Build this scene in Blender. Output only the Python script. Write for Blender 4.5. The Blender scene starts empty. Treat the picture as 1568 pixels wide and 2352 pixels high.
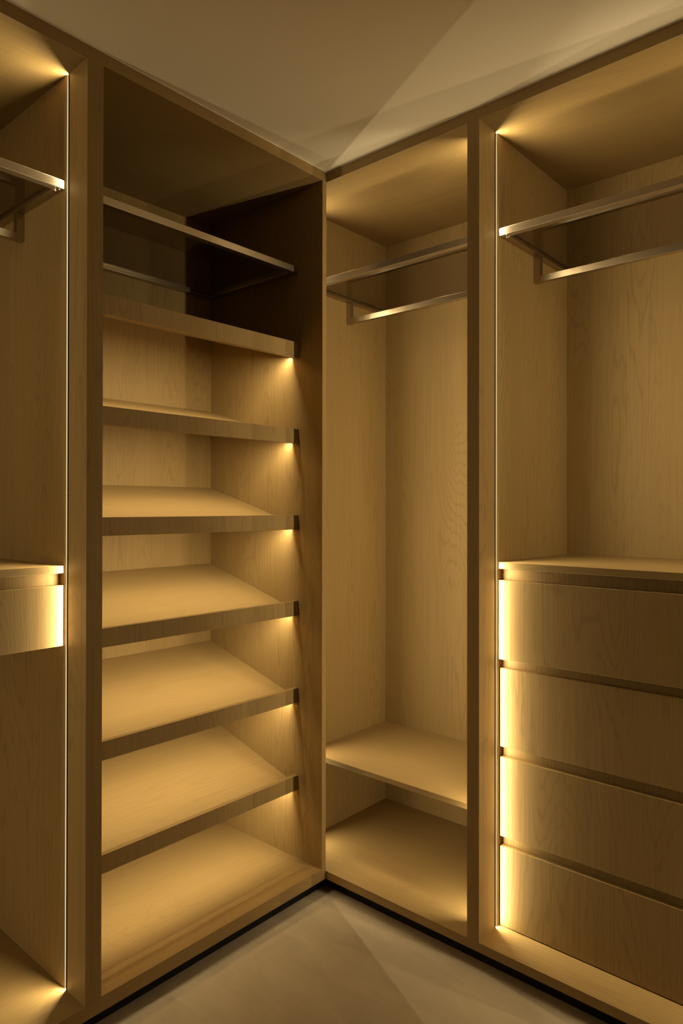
import bpy, bmesh, math, random
from mathutils import Vector, Matrix

random.seed(7)
sc = bpy.context.scene
COL = sc.collection

# ---------------------------------------------------------------- camera
CAM = Vector((1.62871841, -1.77544814, 1.33460369))
YAW, PITCH, ROLL, FPX, V0 = 0.72012230, 0.00416878, 0.00117138, 1590.96915, 1157.45071
fw = Vector((-math.sin(YAW) * math.cos(PITCH), math.cos(YAW) * math.cos(PITCH), math.sin(PITCH)))
rt = Vector((math.cos(YAW), math.sin(YAW), 0.0))
up = rt.cross(fw)
cx_ = rt * math.cos(ROLL) + up * math.sin(ROLL)
cy_ = -rt * math.sin(ROLL) + up * math.cos(ROLL)
cam_d = bpy.data.cameras.new('camera')
cam = bpy.data.objects.new('camera', cam_d)
COL.objects.link(cam)
cam.matrix_world = Matrix(((cx_.x, cy_.x, -fw.x, CAM.x), (cx_.y, cy_.y, -fw.y, CAM.y),
                           (cx_.z, cy_.z, -fw.z, CAM.z), (0, 0, 0, 1)))
cam_d.sensor_fit = 'HORIZONTAL'
cam_d.sensor_width = 36.0
cam_d.lens = 36.0 * FPX / 1568.0
cam_d.shift_y = -(1176.0 - V0) / 1568.0
cam_d.clip_start = 0.02
sc.camera = cam

# ---------------------------------------------------------------- world, exposure, light levels
w = bpy.data.worlds.new('world')
sc.world = w
w.use_nodes = True
w.node_tree.nodes['Background'].inputs['Color'].default_value = (0, 0, 0, 1)
w.node_tree.nodes['Background'].inputs['Strength'].default_value = 0.0
sc.view_settings.view_transform = 'Standard'
sc.view_settings.look = 'None'
sc.view_settings.gamma = 1.0
sc.view_settings.use_curve_mapping = False
sc.view_settings.exposure = 0.0
sc.cycles.use_denoising = True
sc.cycles.max_bounces = 16
sc.cycles.diffuse_bounces = 10
sc.cycles.glossy_bounces = 6
sc.cycles.transparent_max_bounces = 12
sc.cycles.caustics_reflective = True
sc.cycles.blur_glossy = 1.0
sc.cycles.sample_clamp_indirect = 6.0
LED_COLOR = (1.0, 0.77, 0.40, 1.0)
LED_WARDROBE = 228.0      # strips up the wardrobe sides
LED_SHOE = 188.0          # strips under the shoe shelves

# ---------------------------------------------------------------- materials
def new_mat(name):
    m = bpy.data.materials.new(name)
    m.use_nodes = True
    nt = m.node_tree
    return m, nt, nt.nodes['Principled BSDF']

def N(nt, t, **kw):
    n = nt.nodes.new(t)
    for k, v in kw.items():
        if k in n.inputs.keys():
            n.inputs[k].default_value = v
        else:
            setattr(n, k, v)
    return n

def wood(name, axis, tint=1.0, figure=1.0):
    """oak veneer; the grain runs along `axis`"""
    m, nt, bs = new_mat(name)
    L = nt.links.new
    tc = N(nt, 'ShaderNodeTexCoord')
    oi = N(nt, 'ShaderNodeObjectInfo')
    sh = N(nt, 'ShaderNodeVectorMath', operation='SCALE')
    sh.inputs[0].default_value = (13.7, 9.1, 5.3)
    L(oi.outputs['Random'], sh.inputs['Scale'])
    ad = N(nt, 'ShaderNodeVectorMath', operation='ADD')
    L(tc.outputs['Object'], ad.inputs[0]); L(sh.outputs[0], ad.inputs[1])
    def scaled(across, along):
        s = [across] * 3
        s['XYZ'.index(axis)] = along
        mp = N(nt, 'ShaderNodeVectorMath', operation='MULTIPLY')
        mp.inputs[1].default_value = s
        L(ad.outputs[0], mp.inputs[0])
        return mp.outputs[0]
    def noise(vec, detail=2.0, rough=0.5, dist=0.0):
        n = N(nt, 'ShaderNodeTexNoise', Scale=1.0, Detail=detail, Roughness=rough, Distortion=dist)
        L(vec, n.inputs['Vector'])
        return n.outputs['Fac']
    def math_(op, a, b=None, c=None):
        n = N(nt, 'ShaderNodeMath', operation=op)
        for i, v in enumerate((a, b, c)):
            if v is None: continue
            if isinstance(v, (int, float)): n.inputs[i].default_value = v
            else: L(v, n.inputs[i])
        return n.outputs[0]
    def ramp(v, a, b):
        n = N(nt, 'ShaderNodeMapRange')
        n.inputs['From Min'].default_value = a; n.inputs['From Max'].default_value = b
        n.interpolation_type = 'SMOOTHSTEP'
        L(v, n.inputs['Value'])
        return n.outputs['Result']
    # growth rings cut flat: contour lines of a field stretched along the grain
    field = noise(scaled(5.0, 0.55), 1.0, 0.4)
    wob = noise(scaled(40.0, 5.0), 2.0, 0.6)
    ph = math_('MULTIPLY_ADD', wob, 0.035, field)
    ring = math_('SINE', math_('MULTIPLY', ph, 310.0))
    line = ramp(ring, 0.55, 1.0)
    brk = ramp(noise(scaled(9.0, 1.6), 2.0), 0.34, 0.58)
    line = math_('MULTIPLY', line, brk)
    # straight fibres and pores
    fib = noise(scaled(330.0, 3.0), 3.0, 0.65)
    fib2 = noise(scaled(120.0, 1.3), 2.0, 0.5)
    pore = ramp(noise(scaled(420.0, 9.0), 1.0), 0.60, 0.74)
    big = noise(scaled(3.2, 0.7), 2.0)
    d = math_('MULTIPLY', line, 0.32 * figure)
    d = math_('MULTIPLY_ADD', pore, 0.16, d)
    d = math_('MULTIPLY_ADD', ramp(fib, 0.35, 0.70), 0.32 * figure, d)
    d = math_('MULTIPLY_ADD', ramp(fib2, 0.35, 0.68), 0.08, d)
    d = math_('MULTIPLY_ADD', ramp(big, 0.3, 0.7), 0.14, d)
    mix = N(nt, 'ShaderNodeMix', data_type='RGBA')
    mix.inputs[6].default_value = (0.318 * tint, 0.223 * tint, 0.100 * tint, 1)
    mix.inputs[7].default_value = (0.195 * tint, 0.127 * tint, 0.050 * tint, 1)
    L(d, mix.inputs[0])
    L(mix.outputs[2], bs.inputs['Base Color'])
    bs.inputs['Roughness'].default_value = 0.52
    bs.inputs['Specular IOR Level'].default_value = 0.30
    bp = N(nt, 'ShaderNodeBump', Strength=0.10, Distance=0.0006)
    L(math_('MULTIPLY', d, -1.0), bp.inputs['Height'])
    L(bp.outputs[0], bs.inputs['Normal'])
    return m

WZ = wood('oak_grain_upright', 'Z')
WX = wood('oak_grain_along_back_run', 'X', figure=0.55)
WY = wood('oak_grain_along_left_run', 'Y', figure=0.55)

def flat(name, col, rough, metal=0.0, spec=0.4):
    m, nt, bs = new_mat(name)
    bs.inputs['Base Color'].default_value = (*col, 1)
    bs.inputs['Roughness'].default_value = rough
    bs.inputs['Metallic'].default_value = metal
    bs.inputs['Specular IOR Level'].default_value = spec
    return m, nt, bs

BLACK = flat('black_plinth', (0.006, 0.006, 0.006), 0.6, 0, 0.2)[0]
BLACKMETAL = flat('black_anodised_channel', (0.004, 0.004, 0.004), 0.7, 0, 0.1)[0]
DARKMETAL = flat('dark_anodised_channel', (0.007, 0.0068, 0.0064), 0.7, 0, 0.0)[0]
SCREW = flat('screw_steel', (0.7, 0.66, 0.58), 0.25, 1.0)[0]

def metal():
    m, nt, bs = flat('champagne_metal', (0.50, 0.44, 0.35), 0.30, 1.0, 0.5)
    tc = N(nt, 'ShaderNodeTexCoord')
    n = N(nt, 'ShaderNodeTexNoise', Scale=220.0, Detail=2.0)
    nt.links.new(tc.outputs['Object'], n.inputs['Vector'])
    mr = N(nt, 'ShaderNodeMapRange')
    mr.inputs['To Min'].default_value = 0.26; mr.inputs['To Max'].default_value = 0.34
    nt.links.new(n.outputs['Fac'], mr.inputs['Value'])
    nt.links.new(mr.outputs[0], bs.inputs['Roughness'])
    return m
METAL = metal()

def smoked_glass():
    m = bpy.data.materials.new('smoked_glass')
    m.use_nodes = True
    nt = m.node_tree
    nt.nodes.clear()
    out = N(nt, 'ShaderNodeOutputMaterial')
    tr = N(nt, 'ShaderNodeBsdfTransparent')
    tr.inputs['Color'].default_value = (0.57, 0.53, 0.48, 1)     # two faces, so about half the light goes through
    gl = N(nt, 'ShaderNodeBsdfGlossy')
    gl.inputs['Color'].default_value = (0.9, 0.9, 0.9, 1)
    gl.inputs['Roughness'].default_value = 0.02
    fr = N(nt, 'ShaderNodeFresnel', IOR=1.9)
    mx = N(nt, 'ShaderNodeMixShader')
    ge = N(nt, 'ShaderNodeNewGeometry')                          # a thin pane: only the outer side of each face reflects
    inv = N(nt, 'ShaderNodeMath', operation='SUBTRACT')
    inv.inputs[0].default_value = 1.0
    nt.links.new(ge.outputs['Backfacing'], inv.inputs[1])
    mu = N(nt, 'ShaderNodeMath', operation='MULTIPLY')
    nt.links.new(fr.outputs[0], mu.inputs[0]); nt.links.new(inv.outputs[0], mu.inputs[1])
    nt.links.new(mu.outputs[0], mx.inputs[0])
    nt.links.new(tr.outputs[0], mx.inputs[1]); nt.links.new(gl.outputs[0], mx.inputs[2])
    nt.links.new(mx.outputs[0], out.inputs['Surface'])
    return m
GLASS = smoked_glass()

def led(name, strength):
    m = bpy.data.materials.new(name)
    m.use_nodes = True
    nt = m.node_tree
    nt.nodes.clear()
    out = N(nt, 'ShaderNodeOutputMaterial')
    e = N(nt, 'ShaderNodeEmission', Strength=strength)
    e.inputs['Color'].default_value = LED_COLOR
    nt.links.new(e.outputs[0], out.inputs['Surface'])
    return m
LED_A = led('led_diffuser_wardrobe', LED_WARDROBE)
LED_B = led('led_diffuser_shoe_shelf', LED_SHOE)

def paint():
    m, nt, bs = flat('matt_ceiling_paint', (0.70, 0.66, 0.59), 0.9, 0, 0.15)
    tc = N(nt, 'ShaderNodeTexCoord')
    n = N(nt, 'ShaderNodeTexNoise', Scale=180.0, Detail=3.0)
    nt.links.new(tc.outputs['Object'], n.inputs['Vector'])
    bp = N(nt, 'ShaderNodeBump', Strength=0.05, Distance=0.0004)
    nt.links.new(n.outputs['Fac'], bp.inputs['Height'])
    nt.links.new(bp.outputs[0], bs.inputs['Normal'])
    return m
PAINT = paint()
WALLPAINT = flat('pale_wall_paint', (0.34, 0.31, 0.26), 0.85, 0, 0.2)[0]

def stone():
    m, nt, bs = flat('honed_beige_stone', (0.6, 0.55, 0.47), 0.55, 0, 0.3)
    tc = N(nt, 'ShaderNodeTexCoord')
    mp = N(nt, 'ShaderNodeMapping')
    mp.inputs['Rotation'].default_value = (0, 0, 0.35)
    mp.inputs['Scale'].default_value = (2.2, 7.0, 1.0)
    nt.links.new(tc.outputs['Object'], mp.inputs['Vector'])
    a = N(nt, 'ShaderNodeTexNoise', Scale=1.6, Detail=7.0, Roughness=0.62, Distortion=0.9)
    nt.links.new(mp.outputs[0], a.inputs['Vector'])
    b = N(nt, 'ShaderNodeTexNoise', Scale=14.0, Detail=4.0, Roughness=0.7)
    nt.links.new(tc.outputs['Object'], b.inputs['Vector'])
    ad = N(nt, 'ShaderNodeMath', operation='MULTIPLY_ADD')
    ad.inputs[1].default_value = 0.35
    nt.links.new(b.outputs['Fac'], ad.inputs[0]); nt.links.new(a.outputs['Fac'], ad.inputs[2])
    cr = N(nt, 'ShaderNodeValToRGB')
    cr.color_ramp.elements[0].position = 0.42; cr.color_ramp.elements[0].color = (0.385, 0.34, 0.275, 1)
    cr.color_ramp.elements[1].position = 0.86; cr.color_ramp.elements[1].color = (0.48, 0.43, 0.355, 1)
    nt.links.new(ad.outputs[0], cr.inputs[0])
    nt.links.new(cr.outputs[0], bs.inputs['Base Color'])
    return m
STONE = stone()
DARKWALL = flat('dark_brown_wall_panel', (0.11, 0.085, 0.06), 0.7, 0, 0.2)[0]

# ---------------------------------------------------------------- helpers
# Two runs of fitted wardrobes meet in a corner at the world origin:
#   'R' run along +x, fronts on y = 0, depth towards +y
#   'L' run along -y, fronts on x = 0, depth towards -x
def W(unit, a, d, z):
    return Vector((a, d, z)) if unit == 'R' else Vector((-d, a, z))

def along(unit):
    return WX if unit == 'R' else WY

def empty(name, loc, label=None, cat=None, group=None):
    o = bpy.data.objects.new(name, None)
    o.empty_display_size = 0.1
    o.location = loc
    COL.objects.link(o)
    if label: o['label'] = label
    if cat: o['category'] = cat
    if group: o['group'] = group
    return o

def root_loc(p):
    while p is not None and p.parent is not None:
        p = p.parent
    return p.location.copy() if p is not None else Vector((0, 0, 0))

def link(name, bm, mats, parent=None, label=None):
    off = root_loc(parent)
    bmesh.ops.translate(bm, verts=bm.verts, vec=-off)
    bmesh.ops.recalc_face_normals(bm, faces=bm.faces)
    me = bpy.data.meshes.new(name)
    bm.to_mesh(me); bm.free()
    for m in (mats if isinstance(mats, (list, tuple)) else [mats]):
        me.materials.append(m)
    o = bpy.data.objects.new(name, me)
    COL.objects.link(o)
    if parent is not None: o.parent = parent
    if label: o['label'] = label
    return o

def prism(bm, unit, pts, lo, hi, plane):
    """extrude a polygon. plane 'az': pts=(a,d) run lo..hi in z ; plane 'dz': pts=(d,z) run lo..hi in a"""
    if plane == 'az':
        A = [bm.verts.new(W(unit, a, d, lo)) for a, d in pts]
        B = [bm.verts.new(W(unit, a, d, hi)) for a, d in pts]
    else:
        A = [bm.verts.new(W(unit, lo, d, z)) for d, z in pts]
        B = [bm.verts.new(W(unit, hi, d, z)) for d, z in pts]
    n = len(pts)
    bm.faces.new(A); bm.faces.new(B[::-1])
    side = [bm.faces.new((A[i], A[(i + 1) % n], B[(i + 1) % n], B[i])) for i in range(n)]
    return side

def box(name, unit, a0, a1, d0, d1, z0, z1, m, parent=None, bev=0.0, label=None):
    bm = bmesh.new()
    prism(bm, unit, [(a0, d0), (a1, d0), (a1, d1), (a0, d1)], z0, z1, 'az')
    if bev:
        bmesh.ops.bevel(bm, geom=bm.edges[:], offset=bev, segments=2, affect='EDGES', profile=0.5)
    return link(name, bm, m, parent, label)

def struct(name, o):
    o['kind'] = 'structure'
    return o

def wall_box(name, x0, x1, y0, y1, z0, z1, m):
    return struct(name, box(name, 'R', x0, x1, y0, y1, z0, z1, m))

# ---------------------------------------------------------------- room shell
H = 2.5
RX, RY = 2.25, -3.05
wall_box('floor', -0.80, RX + .12, RY - .12, 0.80, -0.10, 0.0, STONE)
wall_box('ceiling', -0.80, RX + .12, RY - .12, 0.80, H, H + 0.10, PAINT)
wall_box('wall_back', -0.80, RX + .12, 0.66, 0.80, 0.0, H, PAINT)
wall_box('wall_left', -0.80, -0.66, RY - .12, 0.66, 0.0, H, PAINT)
wall_box('wall_right', RX, RX + .12, RY, 0.66, 0.0, H, WALLPAINT)
wall_box('wall_front', -0.66, RX, RY - .12, RY, 0.0, H, DARKWALL)
wall_box('wall_back_return', 2.192, RX, 0.0, 0.66, 0.0, H, DARKWALL)
wall_box('wall_left_return', -0.66, 0.0, RY, -2.192, 0.0, H, DARKWALL)
# thin painted bead where each run meets the ceiling
struct('trim_1', box('trim_1', 'L', -2.17, 0.0, -0.0025, 0.0, H - 0.0025, H, PAINT))
struct('trim_2', box('trim_2', 'R', 0.0025, 2.19, -0.0015, 0.0, H - 0.002, H, PAINT))

# ---------------------------------------------------------------- wardrobe parts
ZB = 0.0445           # underside of the carcases
ZT = 2.465            # underside of the top rail and of the bay's top
RV, FIN, EMI = 0.0914, 0.0973, 0.1055     # reveal depth, black fin, back of the light channel
DB = 0.6125

def light_strip(unit, a, s, z0, z1, parent):
    """recessed upright LED channel in the side of a bay; s = +1 when the bay lies towards +a"""
    bm = bmesh.new()
    e1 = EMI - .0009
    side = prism(bm, unit, [(a - s * .0010, FIN), (a - s * .0057, FIN + .0050), (a - s * .0118, FIN + .0050), (a - s * .0118, FIN)], z0, z1, 'az')
    side[0].material_index = 1
    st = link('light_strip', bm, [BLACKMETAL, LED_A], parent, 'glowing upright strip light set into the side panel')
    bm = bmesh.new()
    prism(bm, unit, [(a + s * .0004, RV + .0002), (a + s * .0004, FIN - .0001), (a - s * .0120, FIN - .0001), (a - s * .0120, RV + .0002)], z0, z1, 'az')
    prism(bm, unit, [(a, e1 + .0001), (a, EMI - .0001), (a - s * .0120, EMI - .0001), (a - s * .0120, FIN + .0051), (a - s * .0060, FIN + .0051), (a - s * .0060, e1 + .0001)], z0, z1, 'az')
    link('strip_channel', bm, DARKMETAL, st, 'black edge of the strip light')
    return st

def carcass(unit, a0, a1, zf, root, strips, fa0, fa1, ta, tb, f0=.0222, f1=.0222, lit=(1, 1)):
    """open carcase between inner faces a0..a1; fa0..fa1 = extent of its front rails; f0, f1 = where the sides start behind the stiles"""
    zt = ZT
    for a, s, t, f, on in ((a0, 1, ta, f0, lit[0]), (a1, -1, tb, f1, lit[1])):
        o1, o2 = (a - t, a) if s > 0 else (a, a + t)
        if strips and on:
            box('side_panel', unit, o1, o2, EMI, DB, zf, zt, WZ, root)
            box('reveal_panel', unit, o1, o2, f, RV, zf, zt, WZ, root)
            light_strip(unit, a, s, zf + .0005, zt - .0005, root)
        else:
            box('side_panel', unit, o1, o2, f, DB, zf, zt, WZ, root)
    box('back_panel', unit, a0 - ta, a1 + tb, DB, DB + .018, ZB, zt, WZ, root)
    box('top_panel', unit, a0 - ta, a1 + tb, .0222, DB + .018, zt, H - .001, along(unit), root)
    box('top_rail', unit, fa0, fa1, 0.0, .022, zt, H - .0005, along(unit), root)
    box('bottom_panel', unit, a0 - ta, a1 + tb, .0552, DB, ZB, zf, along(unit), root)
    bm = bmesh.new()
    prism(bm, unit, [(fa0, 0.0), (fa1, 0.0), (fa1, .0220), (a1, .0220), (a1, .0550), (a0, .0550), (a0, .0220), (fa0, .0220)], ZB, zf, 'az')
    link('bottom_rail', bm, along(unit), root)
    box('plinth', unit, a0 - ta, a1 + tb, .030, .060, 0.0, ZB, BLACK, root, label='black recessed plinth')

def stile(unit, s0, s1, root, zf):
    return box('stile', unit, s0, s1, 0.0, .0220, zf, ZT, WZ, root)

# inner faces of the bays
L1A, L1B = -2.150, -0.8900      # left wardrobe (cropped by the frame)
SHA, SHB = -0.8461, -0.0200     # shoe cabinet
C1A, C1B = -0.2116, 0.5627      # corner wardrobe
R1A, R1B = 0.6025, 1.4450       # right wardrobe with drawers
ZFL, ZFS, ZFR = 0.0790, 0.0835, 0.0715

left = empty('wardrobe', (-0.3, -1.52, 0), 'open oak wardrobe cut off by the left edge, one floating drawer inside', 'wardrobe', 'open lit wardrobe bays')
carcass('L', L1A, L1B, ZFL, left, True, L1A - .02, L1B, .020, .0215, lit=(1, 1))
stile('L', L1A - .02, L1A, left, ZFL)

shoe = empty('shoe_cabinet', (-0.3, -0.43, 0), 'oak shoe cabinet left of the corner with six tilted shelves, dark at the top', 'cabinet')
DBS = DB
carcass('L', SHA, SHB, ZFS, shoe, False, L1B + .0001, 0.0, .0215, .0195, f1=0.0)
stile('L', L1B + .0001, SHA, shoe, ZFS)

corner = empty('wardrobe', (0.18, 0.3, 0), 'narrow oak wardrobe in the corner, between shoe cabinet and drawers, one low shelf', 'wardrobe', 'open lit wardrobe bays')
carcass('R', C1A, C1B, ZFR, corner, True, C1A - .019, R1A - .0001, .019, .0192, f0=.0005)
stile('R', C1B, R1A - .0001, corner, ZFR)
box('shelf', 'R', C1A + .0005, C1B - .0005, .115, DB - .0005, .3885, .4066, WX, corner, bev=.0006)

right = empty('wardrobe', (1.02, 0.3, 0), 'wide open oak wardrobe at the right edge with four stacked drawers inside', 'wardrobe', 'open lit wardrobe bays')
carcass('R', R1A, R1B, ZFR, right, True, R1A, R1B + .04, .0195, .04)
stile('R', R1B, R1B + .04, right, ZFR)

unseen_bay = empty('wardrobe', (1.8, 0.3, 0), 'unseen open oak wardrobe bay beyond the frame, added right of the drawer wardrobe for its light', 'wardrobe', 'open lit wardrobe bays')  # unseen bay, added so its strips brighten the left run's fronts
carcass('R', 1.4855, 2.15, ZFR, unseen_bay, True, 1.4855, 2.19, .0004, .04)
stile('R', 2.15, 2.19, unseen_bay, ZFR)

# ---------------------------------------------------------------- tilted shoe shelves
LIPS = [(1.9202, 1.8640), (1.6112, 1.5596), (1.3050, 1.2535), (1.0000, .9475), (.6902, .6385), (.3799, .3285)]
SLOPE = 0.29
for zt, zb in LIPS:
    a0, a1 = SHA + .0008, SHB - .0008
    d0, d1, d2 = .115, .133, DB - .0008
    zs = zt - .033                                    # shelf surface where it meets the back of the lip
    th = (zs - zb) 
    zu = zb                                           # underside at the lip
    ca, sa = math.cos(math.atan(SLOPE)), math.sin(math.atan(SLOPE))
    def under(t, h):                                  # t along the underside from the lip, h up into the board
        return (d1 + t * ca - h * sa, zu + t * sa + h * ca)
    g0, g1, gd = .0085, .0255, .0095
    pts = [(d1, zs), (d1, zu), under(g0, 0), under(g0, gd), under(g1, gd), under(g1, 0),
           (d2, zu + (d2 - d1) * SLOPE), (d2, zs + (d2 - d1) * SLOPE)]
    bm = bmesh.new()
    prism(bm, 'L', pts, a0, a1, 'dz')
    sh = link('shelf', bm, WY, shoe, 'tilted shoe shelf')
    box('lip', 'L', a0, a1, d0, d1 - .0001, zb, zt, WZ, sh, bev=.0006)
    bm = bmesh.new()
    side = prism(bm, 'L', [under(g0 + .006, .0010), under(g0 + .0120, .0076), under(g0 + .0120, gd - .0001), under(g0 + .006, gd - .0001)], a0, a1, 'dz')
    side[0].material_index = 1
    link('light_strip', bm, [BLACKMETAL, LED_B], sh, 'glowing strip light under the shelf edge')
    bm = bmesh.new()
    prism(bm, 'L', [under(g0 + .0002, -.0004), under(g0 + .0058, -.0004), under(g0 + .0058, gd - .0002), under(g0 + .0002, gd - .0002)], a0, a1, 'dz')
    link('strip_channel', bm, BLACKMETAL, sh)

# ---------------------------------------------------------------- framed smoked-glass shelves, with hanging rail
GZ0, GZ1 = 2.1660, 2.1880
def glass_shelf(unit, a0, a1, loc, label, rail_z=None, dz=0.0, screws=()):
    z0, z1 = GZ0 + dz, GZ1 + dz
    g = empty('glass_shelf', loc, label, 'shelf', 'smoked glass shelves in metal frames')
    a0 += .0006; a1 -= .0006
    f0, bw = .115, .024
    b0 = DB - .0006
    box('front_bar', unit, a0, a1, f0, f0 + bw, z0, z1, METAL, g, bev=.0007)
    box('back_bar', unit, a0, a1, b0 - bw, b0, z0, z1, METAL, g, bev=.0007)
    for s0, s1 in ((a0, a0 + bw), (a1 - bw, a1)):
        box('side_bar', unit, s0, s1, f0 + bw + .0001, b0 - bw - .0001, z0, z1, METAL, g, bev=.0007)
    box('glass_pane', unit, a0 + bw, a1 - bw, f0 + bw, b0 - bw, z0 + .009, z0 + .016, GLASS, g, label='smoked glass pane')
    if rail_z is not None:
        r0, r1 = .350, .368
        hr = .0205
        box('hanging_rail', unit, a0 + .0225, a1 - .0225, r0, r1, rail_z, rail_z + hr, METAL, g, bev=.0006)
        for s0, s1 in ((a0, a0 + .0224), (a1 - .0224, a1)):
            box('rail_bracket', unit, s0, s1, r0, r1, rail_z, z0 - .0001, METAL, g, bev=.0006)
    for a, s in screws:
        for da, dd in ((.006, .010), (.014, .018), (.020, .006), (.010, .026)):
            bm = bmesh.new()
            bmesh.ops.create_cone(bm, cap_ends=True, segments=10, radius1=.0016, radius2=.0021, depth=.0012,
                                  matrix=Matrix.Translation(W(unit, a + s * (da + .004), f0 + dd, z0 - .0007)))
            link('screw', bm, SCREW, g)
    return g

glass_shelf('L', L1A, L1B, (-0.3, -1.52, GZ0), 'smoked glass shelf with hanging rail in the wardrobe at the left edge', 2.0885, .0015, ((L1B, -1),))
glass_shelf('L', SHA, SHB, (-0.3, -0.43, GZ0), 'dark glass shelf in metal frame without a rail, above the shoe shelves', None, .0015)
glass_shelf('R', C1A, C1B, (0.18, 0.3, GZ0), 'short glass shelf with hanging rail in the narrow corner wardrobe', 2.0755, -.004)
glass_shelf('R', R1A, R1B, (1.02, 0.3, GZ0), 'glass shelf with hanging rail above the stack of four drawers', 2.0705, -.0095, ((R1A, 1),))

# ---------------------------------------------------------------- drawers
chest = empty('drawer_unit', (1.02, 0.36, ZFR), 'stack of four oak drawers at the right edge, brightly lit along its left side', 'drawers', 'built-in drawer units')
a0, a1 = R1A + .0008, R1B - .0008
box('worktop', 'R', a0, a1, .1130, DB - .0006, 1.1481, 1.1680, WX, chest, bev=.0008)
box('carcase', 'R', a0, a1, .1365, DB - .0006, ZFR + .0003, 1.1480, WZ, chest)
for i, (zt, zb) in enumerate(((1.1134, .8751), (.8483, .6119), (.5805, .3424), (.3126, .0745))):
    e = 0.0004 if i == 0 else 0.004
    box('drawer', 'R', a0 + e, a1 - e, .1130 if i == 0 else .1165, .1364, zb, zt, WZ, chest, bev=.0008)

single = empty('drawer_unit', (-0.36, -1.52, .97), 'single floating oak drawer in the wardrobe at the left edge', 'drawers', 'built-in drawer units')
a0, a1 = L1A + .0008, L1B - .0008
box('worktop', 'L', a0, a1, .1130, DB - .0006, 1.1603, 1.1798, WY, single, bev=.0008)
box('carcase', 'L', a0, a1, .1365, DB - .0006, .9740, 1.1602, WZ, single)
box('drawer', 'L', a0 + .0008, a1 - .0008, .1130, .1364, .9705, 1.1286, WZ, single, bev=.0008)
